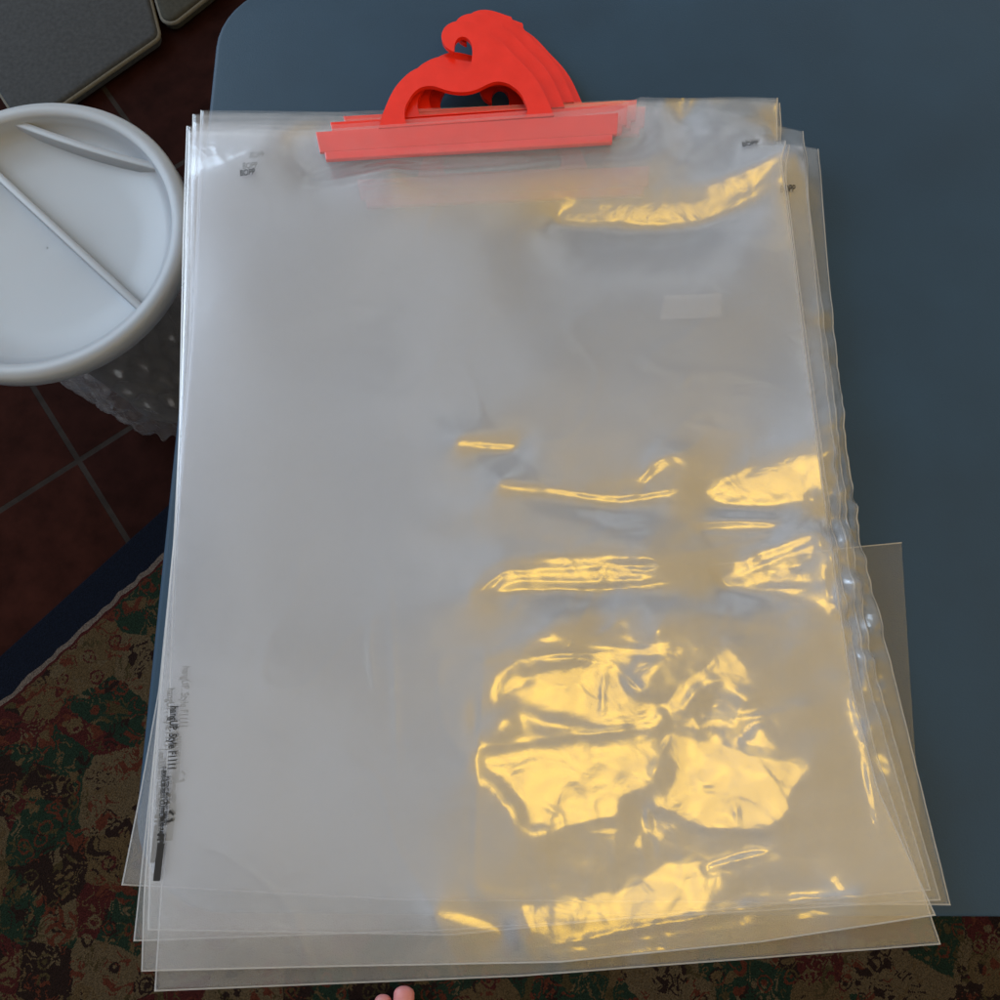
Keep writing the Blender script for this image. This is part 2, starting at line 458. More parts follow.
def rib(pxs):
    pts = [unproj(x, y, LZ - 0.010)[:2] for x, y in pxs]
    bm = bmesh.new(); rows = []
    for i, p in enumerate(pts):
        t = pts[min(i + 1, len(pts) - 1)] - pts[max(i - 1, 0)]; t = t / np.linalg.norm(t); nn = np.array([-t[1], t[0]])
        zb = LZ - 0.032; zt = LZ - 0.008
        row = []
        for off, zz in ((-0.0062, zb - 0.003), (-0.0052, zt - 0.001), (-0.004, zt), (0.004, zt), (0.0052, zt - 0.001), (0.0062, zb - 0.003)):
            q = p + nn * off; row.append(bm.verts.new((q[0], q[1], zz)))
        rows.append(row)
    for i in range(len(rows) - 1):
        for k in range(5): bm.faces.new((rows[i][k], rows[i][k + 1], rows[i + 1][k + 1], rows[i + 1][k]))
    bmesh.ops.recalc_face_normals(bm, faces=bm.faces)
    bm_obj('rib', bm, M_white, lid)
def arc(p0, p1, bend, n=14):
    p0 = np.array(p0, float); p1 = np.array(p1, float); d = p1 - p0; nn = np.array([-d[1], d[0]])
    return [tuple(p0 + d * t + nn * bend * 4 * t * (1 - t)) for t in np.linspace(0, 1, n)]
rib(arc((-72, 84), (174, 171), 0.03)); rib(arc((-80, 103), (150, 316), 0.0))

# crumpled clear wrap round a dark drum under the lid
dc = unproj(182, 372, 0.0); dr = 0.120
dcx, dcy = cx * 0.999, cy * 0.999
dcx, dcy = float(lc[0]), float(lc[1])
fc = unproj(178, 374, 0.0)
dcx, dcy = float(fc[0]), float(fc[1])
drum = empty('wrapped_drum', (dcx, dcy, 0))
tag(drum, 'round drum wrapped in crumpled clear plastic on the floor under the white lid', 'drum')
V, Fc = lathe([(0.001, 0.002), (dr - 0.02, 0.002), (dr - 0.018, 0.012), (dr - 0.022, 0.03), (dr - 0.022, 0.16), (dr - 0.022, 0.36), (dr - 0.03, 0.395), (0.001, 0.41)], 64, dcx, dcy)
mesh_from('drum_body', V, Fc, principled('drum_dark', (0.030, 0.031, 0.033), 0.5, 0.5, noise=0.3, nscale=30), drum)
def crumple(seg=260, rows=130):
    V, Fc = [], []
    ph = rng.uniform(0, 6.28, (10, 2)); fr = rng.integers(2, 15, 10); fz = rng.uniform(-40, 40, 10)
    for i in range(seg):
        a = 2 * math.pi * i / seg
        for k in range(rows):
            t = k / (rows - 1)
            if t < 0.7: z = 0.010 + 0.40 * t / 0.7; r = dr + 0.012
            else:
                z = 0.418; r = (dr + 0.010) * (1 - (t - 0.7) / 0.3) + 0.002
            w = sum(abs(math.sin(fr[q] * a + fz[q] * t + ph[q, 0])) for q in range(10)) / 10
            w = 0.62 - w
            r2 = r + 0.034 * w * (1 if t < 0.7 else r / dr)
            zz = z + 0.012 * w * (1 if t > 0.6 else 0.2)
            V.append((dcx + r2 * math.cos(a), dcy + r2 * math.sin(a), max(zz, 0.008)))
    for i in range(seg):
        j = (i + 1) % seg
        for k in range(rows - 1): Fc.append((i * rows + k, j * rows + k, j * rows + k + 1, i * rows + k + 1))
    return V, Fc
V, Fc = crumple()
mesh_from('plastic_wrap', V, Fc, M_wrap, drum, smooth=True)

# ------------------------------------------------------------------ wrinkle relief of the pile of bags
GX0, GX1, GY0, GY1, GS = -0.50, 0.62, -0.42, 0.62, 0.002
gx = np.arange(GX0, GX1, GS); gy = np.arange(GY0, GY1, GS)
X, Y = np.meshgrid(gx, gy)
SURF = TABLE_Z + 0.012
PX, PY = proj(X, Y, SURF)

def seg_dist(px, py, a, b):
    ax, ay = a; bx, by = b
    dx, dy = bx - ax, by - ay
    t = np.clip(((px - ax) * dx + (py - ay) * dy) / (dx * dx + dy * dy + 1e-9), 0, 1)
    return np.hypot(px - ax - t * dx, py - ay - t * dy), t

def stroke(pts, w, inten=1.0):
    """soft stroke tapering at both ends; w in photograph pixels"""
    best = np.zeros_like(PX)
    L = [0]
    for a, b in zip(pts[:-1], pts[1:]): L.append(L[-1] + math.hypot(b[0] - a[0], b[1] - a[1]))
    for i, (a, b) in enumerate(zip(pts[:-1], pts[1:])):
        d, t = seg_dist(PX, PY, a, b)
        s = (L[i] + t * (L[i + 1] - L[i])) / L[-1]
        ww = w * (0.35 + 0.65 * np.sin(np.pi * np.clip(s, 0.02, 0.98)) ** 0.6)
        best = np.maximum(best, np.exp(-(d / ww) ** 2.5))
    return best * inten

def smooth(a, sig):
    r = int(3 * sig) + 1; k = np.exp(-0.5 * (np.arange(-r, r + 1) / sig) ** 2); k /= k.sum()
    p = np.pad(a, r, mode='edge')
    p = np.apply_along_axis(lambda v: np.convolve(v, k, 'valid'), 0, p)
    return np.apply_along_axis(lambda v: np.convolve(v, k, 'valid'), 1, p)

def patch(pts, feather=1.5):
    inside = np.zeros(PX.shape, bool)
    n = len(pts)
    for i in range(n):
        x0, y0 = pts[i]; x1, y1 = pts[(i + 1) % n]
        c = ((y0 > PY) != (y1 > PY))
        inside ^= c & (PX < (x1 - x0) * (PY - y0) / ((y1 - y0) + 1e-9) + x0)
    return smooth(inside.astype(float), feather)

def fbm(scale, seed, octaves=3, gain=0.5, ax=1.0, ay=1.0):
    r = np.random.default_rng(seed); out = np.zeros_like(X); amp = 1
    fx = np.fft.fftfreq(X.shape[1], GS)[None, :]; fy = np.fft.fftfreq(X.shape[0], GS)[:, None]
    for o in range(octaves):
        f0 = 1 / (scale * 0.5 ** o)
        spec = np.exp(-((np.hypot(fx / ax, fy / ay) - f0 * 0.6) / (f0 * 0.45)) ** 2)
        g = np.fft.ifft2(np.fft.fft2(r.standard_normal(X.shape)) * spec).real
        out += amp * g / g.std(); amp *= gain
    return out

def need(light):
    P = np.stack([X, Y, np.full_like(X, SURF)], -1)
    a = CAM - P; a /= np.linalg.norm(a, axis=-1, keepdims=True)
    b = light - P; b /= np.linalg.norm(b, axis=-1, keepdims=True)
    h = a + b
    return -h[..., 0] / h[..., 2], -h[..., 1] / h[..., 2]
GXn, GYn = need(LAMP_POS)
WXn, WYn = need(WIN_POS)

HZ = TABLE_Z + 0.034                                            # top hanger's face
bar_px = [(316, 131), (618, 112), (616, 142), (322, 160)]
bar_w = [unproj(x, y, HZ)[:2] for x, y in bar_px]
bar_c = sum(bar_w) / 4
bar_a = (bar_w[0] + bar_w[3]) / 2; bar_b = (bar_w[1] + bar_w[2]) / 2

def bar_dist(x, y):
    d = bar_b - bar_a; L2 = d @ d
    t = np.clip(((x - bar_a[0]) * d[0] + (y - bar_a[1]) * d[1]) / L2, 0, 1)
    return np.hypot(x - bar_a[0] - t * d[0], y - bar_a[1] - t * d[1])

NB = 5
bar_dist_grid = bar_dist
STEP = 0.0072
# the pile is thicker over the clamp bars; its slope there is taken off what the creases have to do
_w = 1 / (1 + (np.clip(bar_dist_grid(X, Y) - 0.012, 0, None) / 0.05) ** 2)
_base = (NB - 1) * (0.0016 * (1 - _w) + STEP * _w) + 0.0034 * _w
_by, _bx = np.gradient(_base, GS)
GXn = GXn - _bx; GYn = GYn - _by; WXn = WXn - _bx; WYn = WYn - _by
# where the photograph shows the warm lamp mirrored in the film
mask = np.zeros_like(PX)
for p in [
    [(505, 672), (560, 664), (600, 661), (618, 668), (625, 690), (650, 700), (655, 722), (640, 730), (590, 728), (540, 716), (500, 706), (495, 690)],
    [(480, 748), (560, 738), (640, 735), (655, 745), (648, 780), (615, 800), (625, 815), (560, 826), (525, 826), (520, 805), (498, 780), (478, 768)],
    [(662, 745), (675, 732), (700, 738), (735, 746), (765, 756), (800, 754), (800, 770), (786, 796), (782, 815), (768, 826), (730, 829), (690, 826), (668, 812), (645, 806), (655, 790), (672, 776)],
    [(722, 648), (740, 668), (764, 684), (735, 680), (705, 676), (690, 688), (678, 705), (680, 716), (672, 712), (668, 697), (684, 680), (705, 668)],
    [(660, 862), (700, 862), (706, 876), (690, 888), (640, 892), (600, 888), (640, 880), (648, 866)],
    [(520, 905), (560, 900), (590, 888), (640, 890), (718, 872), (730, 884), (690, 908), (640, 918), (590, 928), (560, 938), (528, 935)],
    [(560, 935), (600, 940), (640, 935), (665, 928), (650, 945), (600, 952), (560, 950)],
    [(706, 492), (750, 470), (790, 458), (815, 462), (812, 492), (770, 504), (735, 505), (705, 497)],
    [(722, 580), (758, 560), (810, 540), (800, 556), (750, 572), (735, 580), (820, 576), (815, 586), (725, 583)],
    [(500, 572), (560, 566), (620, 570), (650, 568), (600, 575), (650, 580), (580, 584), (490, 590), (505, 580)],
]:
    mask = np.maximum(mask, patch(p))
for pts, w in [
    ([(475, 596), (505, 574), (560, 570), (650, 567)], 4), ([(500, 583), (580, 584), (660, 580)], 4),
    ([(485, 660), (560, 654), (620, 651), (700, 650)], 3), ([(490, 742), (560, 734), (600, 728), (650, 722)], 2.5),
    ([(722, 648), (700, 668), (675, 685), (667, 700), (668, 718), (674, 732)], 3.5),
    ([(690, 722), (740, 718), (800, 708)], 3), ([(668, 735), (655, 760), (645, 770)], 3),
    ([(645, 806), (670, 810), (700, 826), (760, 828), (785, 805)], 3),
    ([(600, 217), (640, 218), (700, 214), (745, 202), (775, 182)], 9), ([(560, 222), (620, 219), (680, 215)], 5),
    ([(500, 490), (560, 497), (620, 505), (675, 496)], 3), ([(460, 448), (515, 450)], 2.5),
    ([(640, 488), (660, 470), (680, 466)], 5), ([(700, 530), (770, 530)], 5),
    ([(560, 930), (640, 915), (700, 905), (760, 897), (850, 888)], 2.5),
    ([(645, 806), (648, 830), (652, 850), (648, 866)], 3), ([(525, 912), (570, 906), (600, 892), (650, 886)], 4),
    ([(845, 700), (858, 760), (868, 820)], 3), ([(820, 560), (826, 600)], 3),
    ([(845, 450), (842, 480), (848, 500)], 4), ([(848, 600), (852, 640), (858, 655)], 5),
    ([(838, 430), (846, 455)], 4), ([(855, 540), (860, 570)], 3), ([(775, 110), (773, 150)], 3),
    ([(690, 98), (684, 110), (680, 128)], 4), ([(632, 100), (645, 108), (655, 100)], 3),
    ([(838, 425), (842, 440)], 3), ([(846, 452), (850, 462)], 3), ([(836, 470), (839, 500), (842, 505)], 2.5), ([(848, 500), (846, 515), (838, 520)], 3),
    ([(826, 520), (840, 530), (848, 524)], 3.5), ([(856, 480), (859, 492)], 2.5), ([(860, 560), (862, 575)], 3), ([(850, 590), (848, 620), (853, 640), (860, 652)], 4.5),
    ([(856, 600), (858, 630)], 3), ([(866, 610), (868, 622)], 2.5), ([(862, 680), (868, 690)], 3), ([(820, 322), (826, 330)], 3), ([(868, 720), (874, 770)], 3),
    ([(706, 865), (760, 850)], 3), ([(540, 936), (600, 944), (660, 940)], 4), ([(735, 905), (750, 908)], 5), ([(480, 880), (520, 890), (560, 880)], 3),
    ([(440, 905), (500, 925)], 4), ([(580, 652), (612, 664), (640, 690)], 3), ([(470, 700), (474, 730)], 2),
]:
    mask = np.maximum(mask, stroke(pts, w))
brk = fbm(0.03, 5, 3)                                          # patches are ragged, not filled in
mask = np.clip(mask, 0, 1)

blue = np.zeros_like(PX)
for pts, w in [([(320, 191), (345, 186), (395, 190)], 2.5)]:
    blue = np.maximum(blue, stroke(pts, w))

near = np.exp(-(((PX - 640) / 230) ** 2 + ((PY - 770) / 200) ** 2) ** 2)   # where a flat sheet would mirror the lamp
# integrate the slopes to a height (least squares, Fourier)
def integrate(gxf, gyf):
    A = np.concatenate([gxf, -gxf[:, ::-1]], 1); A = np.concatenate([A, A[::-1]], 0)
    B = np.concatenate([gyf, gyf[:, ::-1]], 1); B = np.concatenate([B, -B[::-1]], 0)
    wx = 2j * np.pi * np.fft.fftfreq(A.shape[1], GS)[None, :]; wy = 2j * np.pi * np.fft.fftfreq(A.shape[0], GS)[:, None]
    den = (np.abs(wx) ** 2 + np.abs(wy) ** 2) + 9.0            # the constant damps long swells
    h = np.fft.ifft2((np.conj(wx) * np.fft.fft2(A) + np.conj(wy) * np.fft.fft2(B)) / den).real
    return h[:gxf.shape[0], :gxf.shape[1]]
# slopes are fixed where a highlight stands and free elsewhere, save that they keep clear of the lamp
m0 = np.clip(mask * 1.3, 0, 1); b0 = np.clip(blue * 1.2, 0, 1) * (1 - m0)
hx = GXn * near; hy = 0.09 * near + GYn * near
CLEAR = 0.074
far = (np.hypot(GXn, GYn) > 0.16).astype(float); accx = np.zeros_like(PX); accy = np.zeros_like(PX)
for it in range(36):
    accx = np.clip(accx + 0.35 * far * m0 * (GXn - hx), -0.35, 0.35) if it else accx
    accy = np.clip(accy + 0.35 * far * m0 * (GYn - hy), -0.35, 0.35) if it else accy
    ox, oy = hx - GXn, hy - GYn
    dd = np.hypot(ox, oy) + 1e-6
    push = np.clip(CLEAR / dd, 1, 4) * (dd < CLEAR)
    fx_ = np.where(push > 1, GXn + ox * push, hx * 0.985); fy_ = np.where(push > 1, GYn + oy * push, hy * 0.985)
    wxo, wyo = fx_ - WXn, fy_ - WYn; wd = np.hypot(wxo, wyo) + 1e-6     # and of the window
    wp = np.clip(0.30 / wd, 1, 3) * (wd < 0.30); wp = np.where(wp > 1, wp, 1)
    fx_ = WXn + wxo * wp; fy_ = WYn + wyo * wp
    TX = m0 * (GXn + accx) + b0 * WXn + (1 - m0 - b0) * fx_
    TY = m0 * (GYn + accy) + b0 * WYn + (1 - m0 - b0) * fy_
    H = integrate(TX, TY)
    hy, hx = np.gradient(H, GS)
print('relief', H.min(), H.max())
H = smooth(H, 0.6)
quiet = 1 - 0.55 * smooth(m0, 2.0)
def crease(pts, amp, w=1.5):
    out = np.zeros_like(PX)
    L = [0]
    for a, b in zip(pts[:-1], pts[1:]): L.append(L[-1] + math.hypot(b[0] - a[0], b[1] - a[1]))
    for i, (a, b) in enumerate(zip(pts[:-1], pts[1:])):
        d, t = seg_dist(PX, PY, a, b); q = (L[i] + t * (L[i + 1] - L[i])) / L[-1]
        out = np.maximum(out, np.exp(-d / w) * np.sin(np.pi * np.clip(q, 0.02, 0.98)) ** 0.5)
    return amp * out
CR = np.zeros_like(PX)
for pts in [[(485, 655), (479, 745), (476, 830), (474, 900)], [(490, 657), (560, 650), (640, 648), (722, 646)], [(476, 747), (560, 735), (648, 724)],
            [(600, 718), (601, 690), (604, 670)], [(601, 722), (640, 716), (652, 708)], [(640, 828), (642, 868)], [(612, 832), (613, 872)],
            [(570, 636), (590, 600), (606, 566)], [(508, 620), (520, 596)], [(592, 638), (630, 612)], [(700, 650), (680, 600), (668, 570)],
            [(392, 585), (396, 660), (400, 760)], [(376, 600), (372, 650), (378, 690)], [(440, 480), (520, 486), (600, 500), (680, 494)], [(450, 448), (520, 452)],
            [(640, 470), (690, 452), (700, 440)], [(676, 392), (684, 382)], [(684, 428), (740, 440)], [(660, 560), (720, 548), (790, 530)], [(720, 584), (828, 538)],
            [(722, 588), (820, 590)], [(500, 575), (600, 568), (650, 573)], [(480, 598), (520, 584), (660, 586)], [(480, 952), (620, 925), (760, 900), (890, 886)],
            [(420, 965), (600, 940), (890, 900)], [(520, 905), (530, 925), (522, 940)], [(640, 850), (650, 862), (640, 872)], [(650, 855), (636, 868)],
            [(668, 735), (655, 760), (650, 775)], [(730, 800), (735, 826)], [(540, 800), (560, 812), (562, 826)], [(290, 470), (330, 466), (420, 470)],
            [(600, 180), (640, 176), (700, 150)], [(665, 190), (690, 170), (706, 158)], [(690, 200), (770, 176)], [(640, 130), (680, 128)], [(760, 160), (700, 140)],
            [(330, 192), (380, 186), (410, 190)], [(275, 118), (278, 172)], [(284, 130), (300, 134), (314, 150), (322, 166)], [(785, 340), (815, 336), (830, 322)]]:
    CR += crease(pts, 0.00040)
_r = np.random.default_rng(77)
for _ in range(80):
    x0 = _r.uniform(440, 850); y0 = _r.uniform(430, 940); a0 = _r.normal(0, 0.45) - 0.12; l0 = _r.uniform(12, 70)
    CR += crease([(x0, y0), (x0 + l0 * math.cos(a0) * 0.5, y0 + l0 * math.sin(a0) * 0.5 + _r.normal(0, 2)), (x0 + l0 * math.cos(a0), y0 + l0 * math.sin(a0))], _r.choice([-1, 1]) * _r.uniform(0.00008, 0.00026), 1.3)
for _ in range(54):
    x0 = _r.uniform(200, 780); y0 = _r.uniform(180, 900); a0 = _r.uniform(0, 3.14); l0 = _r.uniform(8, 30)
    CR += crease([(x0, y0), (x0 + l0 * math.cos(a0), y0 + l0 * math.sin(a0))], _r.uniform(0.00006, 0.00018), 1.2)
for pts in [[(622, 104), (640, 112), (636, 132)], [(628, 140), (640, 128), (660, 124)], [(300, 116), (312, 120), (316, 132)], [(308, 134), (312, 156), (322, 168)],
            [(322, 168), (380, 172), (470, 168)], [(520, 166), (600, 158), (640, 140)], [(650, 102), (662, 118), (676, 100)], [(688, 96), (682, 128)], [(745, 110), (762, 118)]]:
    CR += crease(pts, 0.0007, 1.8)
H = H + CR
# soft swells everywhere, busier creases in the lower right half and along the right edge
busy = np.clip((PX - 430) / 160, 0, 1) * np.clip((PY - 400) / 150, 0, 1)
edge = np.exp(-((PX - (838 + (PY - 520) * 0.10)) / 16) ** 2) * np.exp(-((PY - 530) / 130) ** 2)
topz = np.exp(-((PY - 175) / 75) ** 2) * np.clip((PX - 560) / 60, 0, 1)
H = H + 0.00075 * quiet * fbm(0.20, 3, 2) + busy * quiet * 0.00012 * fbm(0.045, 21, 3, 0.45)
def ridged(scale, seed): return 1 - np.abs(fbm(scale, seed, 1))
H = H + quiet * busy * 0.00018 * np.clip(ridged(0.06, 31) - 0.75, 0, 1) * 4 + 0.00016 * np.clip(ridged(0.10, 32) - 0.85, 0, 1) * 6
band = np.clip((PX - 400) / 120, 0, 1) * np.exp(-((PY - 560) / 95) ** 4)
H = H + band * 0.00075 * fbm(0.055, 61, 2, 0.4, 0.30, 1.0) * (1 - m0)
H = H + 0.0005 * busy * (1 - m0) * np.exp(-((PY - 760) / 200) ** 4) * fbm(0.07, 71, 3, 0.5, 0.5, 1.0)
H = H + edge * 0.0018 * fbm(0.022, 41, 2) + topz * quiet * 0.00022 * fbm(0.03, 43, 2)
edge2 = np.exp(-((PX - (852 + (PY - 520) * 0.10)) / 20) ** 2) * np.exp(-((PY - 550) / 150) ** 2)
H2 = H + edge2 * 0.0042 * fbm(0.024, 45, 2) + busy * 0.0004 * fbm(0.05, 51, 3)                       # the sheets below have creases of their own
inb = (PX > 120) & (PX < 900) & (PY > 90) & (PY < 1000)
H = np.clip(H - H[inb].min(), 0, None) + 0.0003
H2 = np.clip(H2 - H2[inb].min(), 0, None)

def sample(A, x, y):
    """cubic B-spline lookup, so that the sheet's curvature stays continuous"""
    x = np.asarray(x, float); y = np.asarray(y, float)
    fx = np.clip((x - GX0) / GS, 1.001, A.shape[1] - 3.001); fy = np.clip((y - GY0) / GS, 1.001, A.shape[0] - 3.001)
    ix = fx.astype(int); iy = fy.astype(int); tx = fx - ix; ty = fy - iy
    def wts(t): return ((1 - t) ** 3 / 6, (3 * t ** 3 - 6 * t ** 2 + 4) / 6, (-3 * t ** 3 + 3 * t ** 2 + 3 * t + 1) / 6, t ** 3 / 6)
    wx_, wy_ = wts(tx), wts(ty)
    return sum(wx_[a] * wy_[b] * A[iy - 1 + b, ix - 1 + a] for a in range(4) for b in range(4))

# ------------------------------------------------------------------ hangers and bags
def layer_z(i, x, y):
    """mid height of bag i (0 = lowest)"""
    d = bar_dist(x, y)
    w = 1 / (1 + (np.clip(d - 0.012, 0, None) / 0.05) ** 2)
    hs = sample(H, x, y) if i == NB - 1 else sample(H2, x, y) * (0.82 + 0.035 * i)
    # a sheet past the table edge hangs a little
    e = np.clip(-((x - NL[0]) * rt[0] + (y - NL[1]) * rt[1]), 0, None)
    f = np.clip((x - NL[0]) * dv[0] + (y - NL[1]) * dv[1], 0, None)
    top = max(0.0, 0)
    z = TABLE_Z + 0.0015 + i * (0.0016 * (1 - w) + STEP * w) + hs * (1 - 0.75 / (1 + (np.clip(d - 0.012, 0, None) / 0.022) ** 4))
    return z - 0.9 * (e ** 2) - 1.0 * (f ** 2) + 0.0 * top, w

def on_sheet(i, px, py):
    """the place on sheet i that the photograph shows at px, py, at the sheet's own height"""
    z = TABLE_Z + 0.006 + 0.002 * i
    for _ in range(4):
        p = unproj(px, py, z)
        if i < 0: break
        z = 0.4 * z + 0.6 * float(surf(i, np.array([p[0]]), np.array([p[1]]), 1)[0])
    return p[:2]

def polyline(pts, n):
    P = np.array(pts, float); L = np.concatenate([[0], np.cumsum(np.hypot(*np.diff(P, axis=0).T))]); L /= L[-1]
    t = np.linspace(0, 1, n)
    # smoothed resample
    return np.stack([np.interp(t, L, P[:, 0]), np.interp(t, L, P[:, 1])], 1)

def bag_grid(spec, nu, nv, z, i=-1):
    on = (lambda x, y: on_sheet(i, x, y)) if i >= 0 else (lambda x, y: unproj(x, y, z)[:2])
    T = np.array([on(x, y) for x, y in polyline(spec['top'], nu)])
    B = np.array([on(x, y) for x, y in polyline(spec['bottom'], nu)])
    Lf = np.array([on(x, y) for x, y in polyline([spec['top'][0]] + spec['left'] + [spec['bottom'][0]], nv)])
    R = np.array([on(x, y) for x, y in polyline([spec['top'][-1]] + spec['right'] + [spec['bottom'][-1]], nv)])
    for C in (Lf, R):                                          # round off the bends of the side edges
        for _ in range(12): C[1:-1] = (C[:-2] + 2 * C[1:-1] + C[2:]) / 4
    u = np.linspace(0, 1, nu)[None, :, None]; v = np.linspace(0, 1, nv)[:, None, None]
    G = ((1 - v) * T[None] + v * B[None] + (1 - u) * Lf[:, None] + u * R[:, None]
         - ((1 - u) * (1 - v) * T[0] + u * (1 - v) * T[-1] + (1 - u) * v * B[0] + u * v * B[-1]))
    return G

def surf(i, x, y, ply):
    z, w = layer_z(i, x, y)
    gap = 0.00045 + 0.0034 * w
    return z + (gap if ply > 0 else -gap * 0.9 + 0.0001)

def build_film(i, spec, parent, mat, res):
    zref = TABLE_Z + 0.006 + 0.002 * i
    G = bag_grid(spec, res[0], res[1], zref, i)
    nu, nv = res
    x = G[..., 0]; y = G[..., 1]
    zt = surf(i, x, y, 1) + spec.get('lift', 0); zb = surf(i, x, y, -1)
    V = np.concatenate([np.stack([x, y, zt], -1).reshape(-1, 3), np.stack([x, y, zb], -1).reshape(-1, 3)])
    idx = np.arange(nu * nv).reshape(nv, nu)
    q = np.stack([idx[:-1, :-1], idx[1:, :-1], idx[1:, 1:], idx[:-1, 1:]], -1).reshape(-1, 4)
    q2 = q + nu * nv
    faces = q.tolist() + q2.tolist()
    o = nu * nv
    for k in range(nv - 1):                                    # joined along both sides, open at the top
        faces.append([int(idx[k, 0]), int(idx[k, 0] + o), int(idx[k + 1, 0] + o), int(idx[k + 1, 0])])
        faces.append([int(idx[k + 1, -1]), int(idx[k + 1, -1] + o), int(idx[k, -1] + o), int(idx[k, -1])])
    for k in range(nu - 1):
        faces.append([int(idx[-1, k]), int(idx[-1, k] + o), int(idx[-1, k + 1] + o), int(idx[-1, k + 1])])
    film = mesh_from('film', V, faces, mat, parent)
    # heat-sealed seams
    def strip(name, P, inward, w):
        Q = P + inward * w
        zz = surf(i, P[:, 0], P[:, 1], 1) + 0.0003; z2 = surf(i, Q[:, 0], Q[:, 1], 1) + 0.0003
        n = len(P)
        VV = [(*P[k], zz[k]) for k in range(n)] + [(*Q[k], z2[k]) for k in range(n)] + \
             [(*P[k], zz[k] - 0.0012) for k in range(n)]
        FF = [(k, k + 1, n + k + 1, n + k) for k in range(n - 1)] + [(2 * n + k, 2 * n + k + 1, k + 1, k) for k in range(n - 1)]
        mesh_from(name, VV, FF, M_seam, parent)
    tl = G[:, 5] - G[:, 0]; tl /= np.linalg.norm(tl, axis=1, keepdims=True)
    tr = G[:, -6] - G[:, -1]; tr /= np.linalg.norm(tr, axis=1, keepdims=True)
    tb_ = G[-6, :] - G[-1, :]; tb_ /= np.linalg.norm(tb_, axis=1, keepdims=True)
    strip('side_seam', G[:, 0], tl, 0.0011); strip('side_seam', G[:, -1], tr, 0.0010); strip('bottom_seam', G[-1], tb_, 0.0011)
    return G

# hanger outline, traced on the level of the uppermost hanger
c5 = lambda pts: [(390 + a / 5, b / 5) for a, b in pts]
outer = c5([(-55, 640), (-42, 590), (-25, 545), (0, 485), (28, 435), (60, 398), (95, 365), (130, 345), (165, 330), (200, 325), (240, 330), (280, 340), (320, 349), (360, 350),
            (385, 344), (400, 328), (408, 305), (411, 280), (412, 250), (408, 222), (398, 202), (380, 188), (360, 184), (342, 192), (329, 206), (323, 226), (322, 245), (323, 262),
            (306, 255), (284, 240), (268, 220), (259, 198), (257, 175), (266, 150), (282, 130), (304, 116), (330, 108), (365, 106), (405, 113), (450, 128), (478, 138), (497, 143),
            (500, 176), (530, 195), (560, 216), (600, 256), (640, 300), (672, 331), (705, 366), (735, 405), (762, 450), (788, 505), (806, 545), (818, 578)])
hole = c5([(85, 622), (76, 595), (72, 568), (78, 535), (92, 505), (112, 472), (135, 450), (160, 436), (190, 430), (215, 431), (240, 437), (270, 448), (300, 456), (335, 461), (365, 462),
           (400, 458), (430, 450), (460, 436), (490, 421), (515, 411), (540, 408), (567, 411), (592, 420), (618, 436), (642, 456), (658, 478), (672, 503), (682, 530), (686, 555), (680, 574), (668, 586)])
def smooth_closed(pts, it=1, fixed=()):
    P = [np.array(p, float) for p in pts]
    for _ in range(it):
        Q = []
        for k in range(len(P) - 1):
            Q += [P[k] * 0.75 + P[k + 1] * 0.25, P[k] * 0.25 + P[k + 1] * 0.75]
        P = [P[0]] + Q + [P[-1]]
    return P
to_loc = lambda pts: [unproj(x, y, HZ)[:2] - bar_c for x, y in pts]
outer_l = to_loc(smooth_closed(outer, 1)); hole_l = to_loc(smooth_closed(hole, 1))
bar_l = [p - bar_c for p in bar_w]

def plate_mesh(name, loops, thick, bevel=0.0):
    """flat plate with holes: loops[0] the outline, the rest holes"""
    vs = [[Vector((p[0], p[1], 0)) for p in lp] for lp in loops]
    tri = tessellate_polygon(vs)
    flat = [v for lp in vs for v in lp]
    bm = bmesh.new()
    a = [bm.verts.new(v) for v in flat]
    for t in tri:
        try: bm.faces.new([a[k] for k in t])
        except ValueError: pass
    bmesh.ops.recalc_face_normals(bm, faces=bm.faces)
    if sum(f.normal.z for f in bm.faces) > 0: bmesh.ops.reverse_faces(bm, faces=bm.faces)
    r = bmesh.ops.extrude_face_region(bm, geom=list(bm.faces))
    up = [v for v in r['geom'] if isinstance(v, bmesh.types.BMVert)]
    bmesh.ops.translate(bm, verts=up, vec=(0, 0, thick))
    bmesh.ops.recalc_face_normals(bm, faces=bm.faces)
    if bevel:
        es = []
        for e in bm.edges:
            if len(e.link_faces) == 2 and e.calc_face_angle(0) > 0.6 and abs(e.verts[0].co.z - e.verts[1].co.z) < 1e-6: es.append(e)
        bmesh.ops.bevel(bm, geom=es, offset=bevel, segments=2, profile=0.5, affect='EDGES', clamp_overlap=True)
    me = bpy.data.meshes.new(name); bm.to_mesh(me); bm.free()
    for p in me.polygons: p.use_smooth = False
    return me

TH = 0.0042
grip_me = plate_mesh('grip', [outer_l, hole_l[::-1]], TH, 0.0009); grip_me.materials.append(M_red)
u_ax = (bar_l[1] - bar_l[0]) / np.linalg.norm(bar_l[1] - bar_l[0]); bl_len = np.linalg.norm(bar_b - bar_a)
dn = (bar_l[3] - bar_l[0]); dn = dn / np.linalg.norm(dn)
hgt = (np.linalg.norm(bar_l[3] - bar_l[0]) + np.linalg.norm(bar_l[2] - bar_l[1])) / 2
def bar_quad(a, b, inset=0.0):
    q0 = bar_l[0] + (bar_l[3] - bar_l[0]) * a + u_ax * inset; q1 = bar_l[1] + (bar_l[2] - bar_l[1]) * a - u_ax * inset
    q2 = bar_l[1] + (bar_l[2] - bar_l[1]) * b - u_ax * inset; q3 = bar_l[0] + (bar_l[3] - bar_l[0]) * b + u_ax * inset
    return [q0, q1, q2, q3]
plate_me = plate_mesh('clamp_plate', [bar_quad(0, 0.70)], TH * 0.75, 0.0006); plate_me.materials.append(M_red)
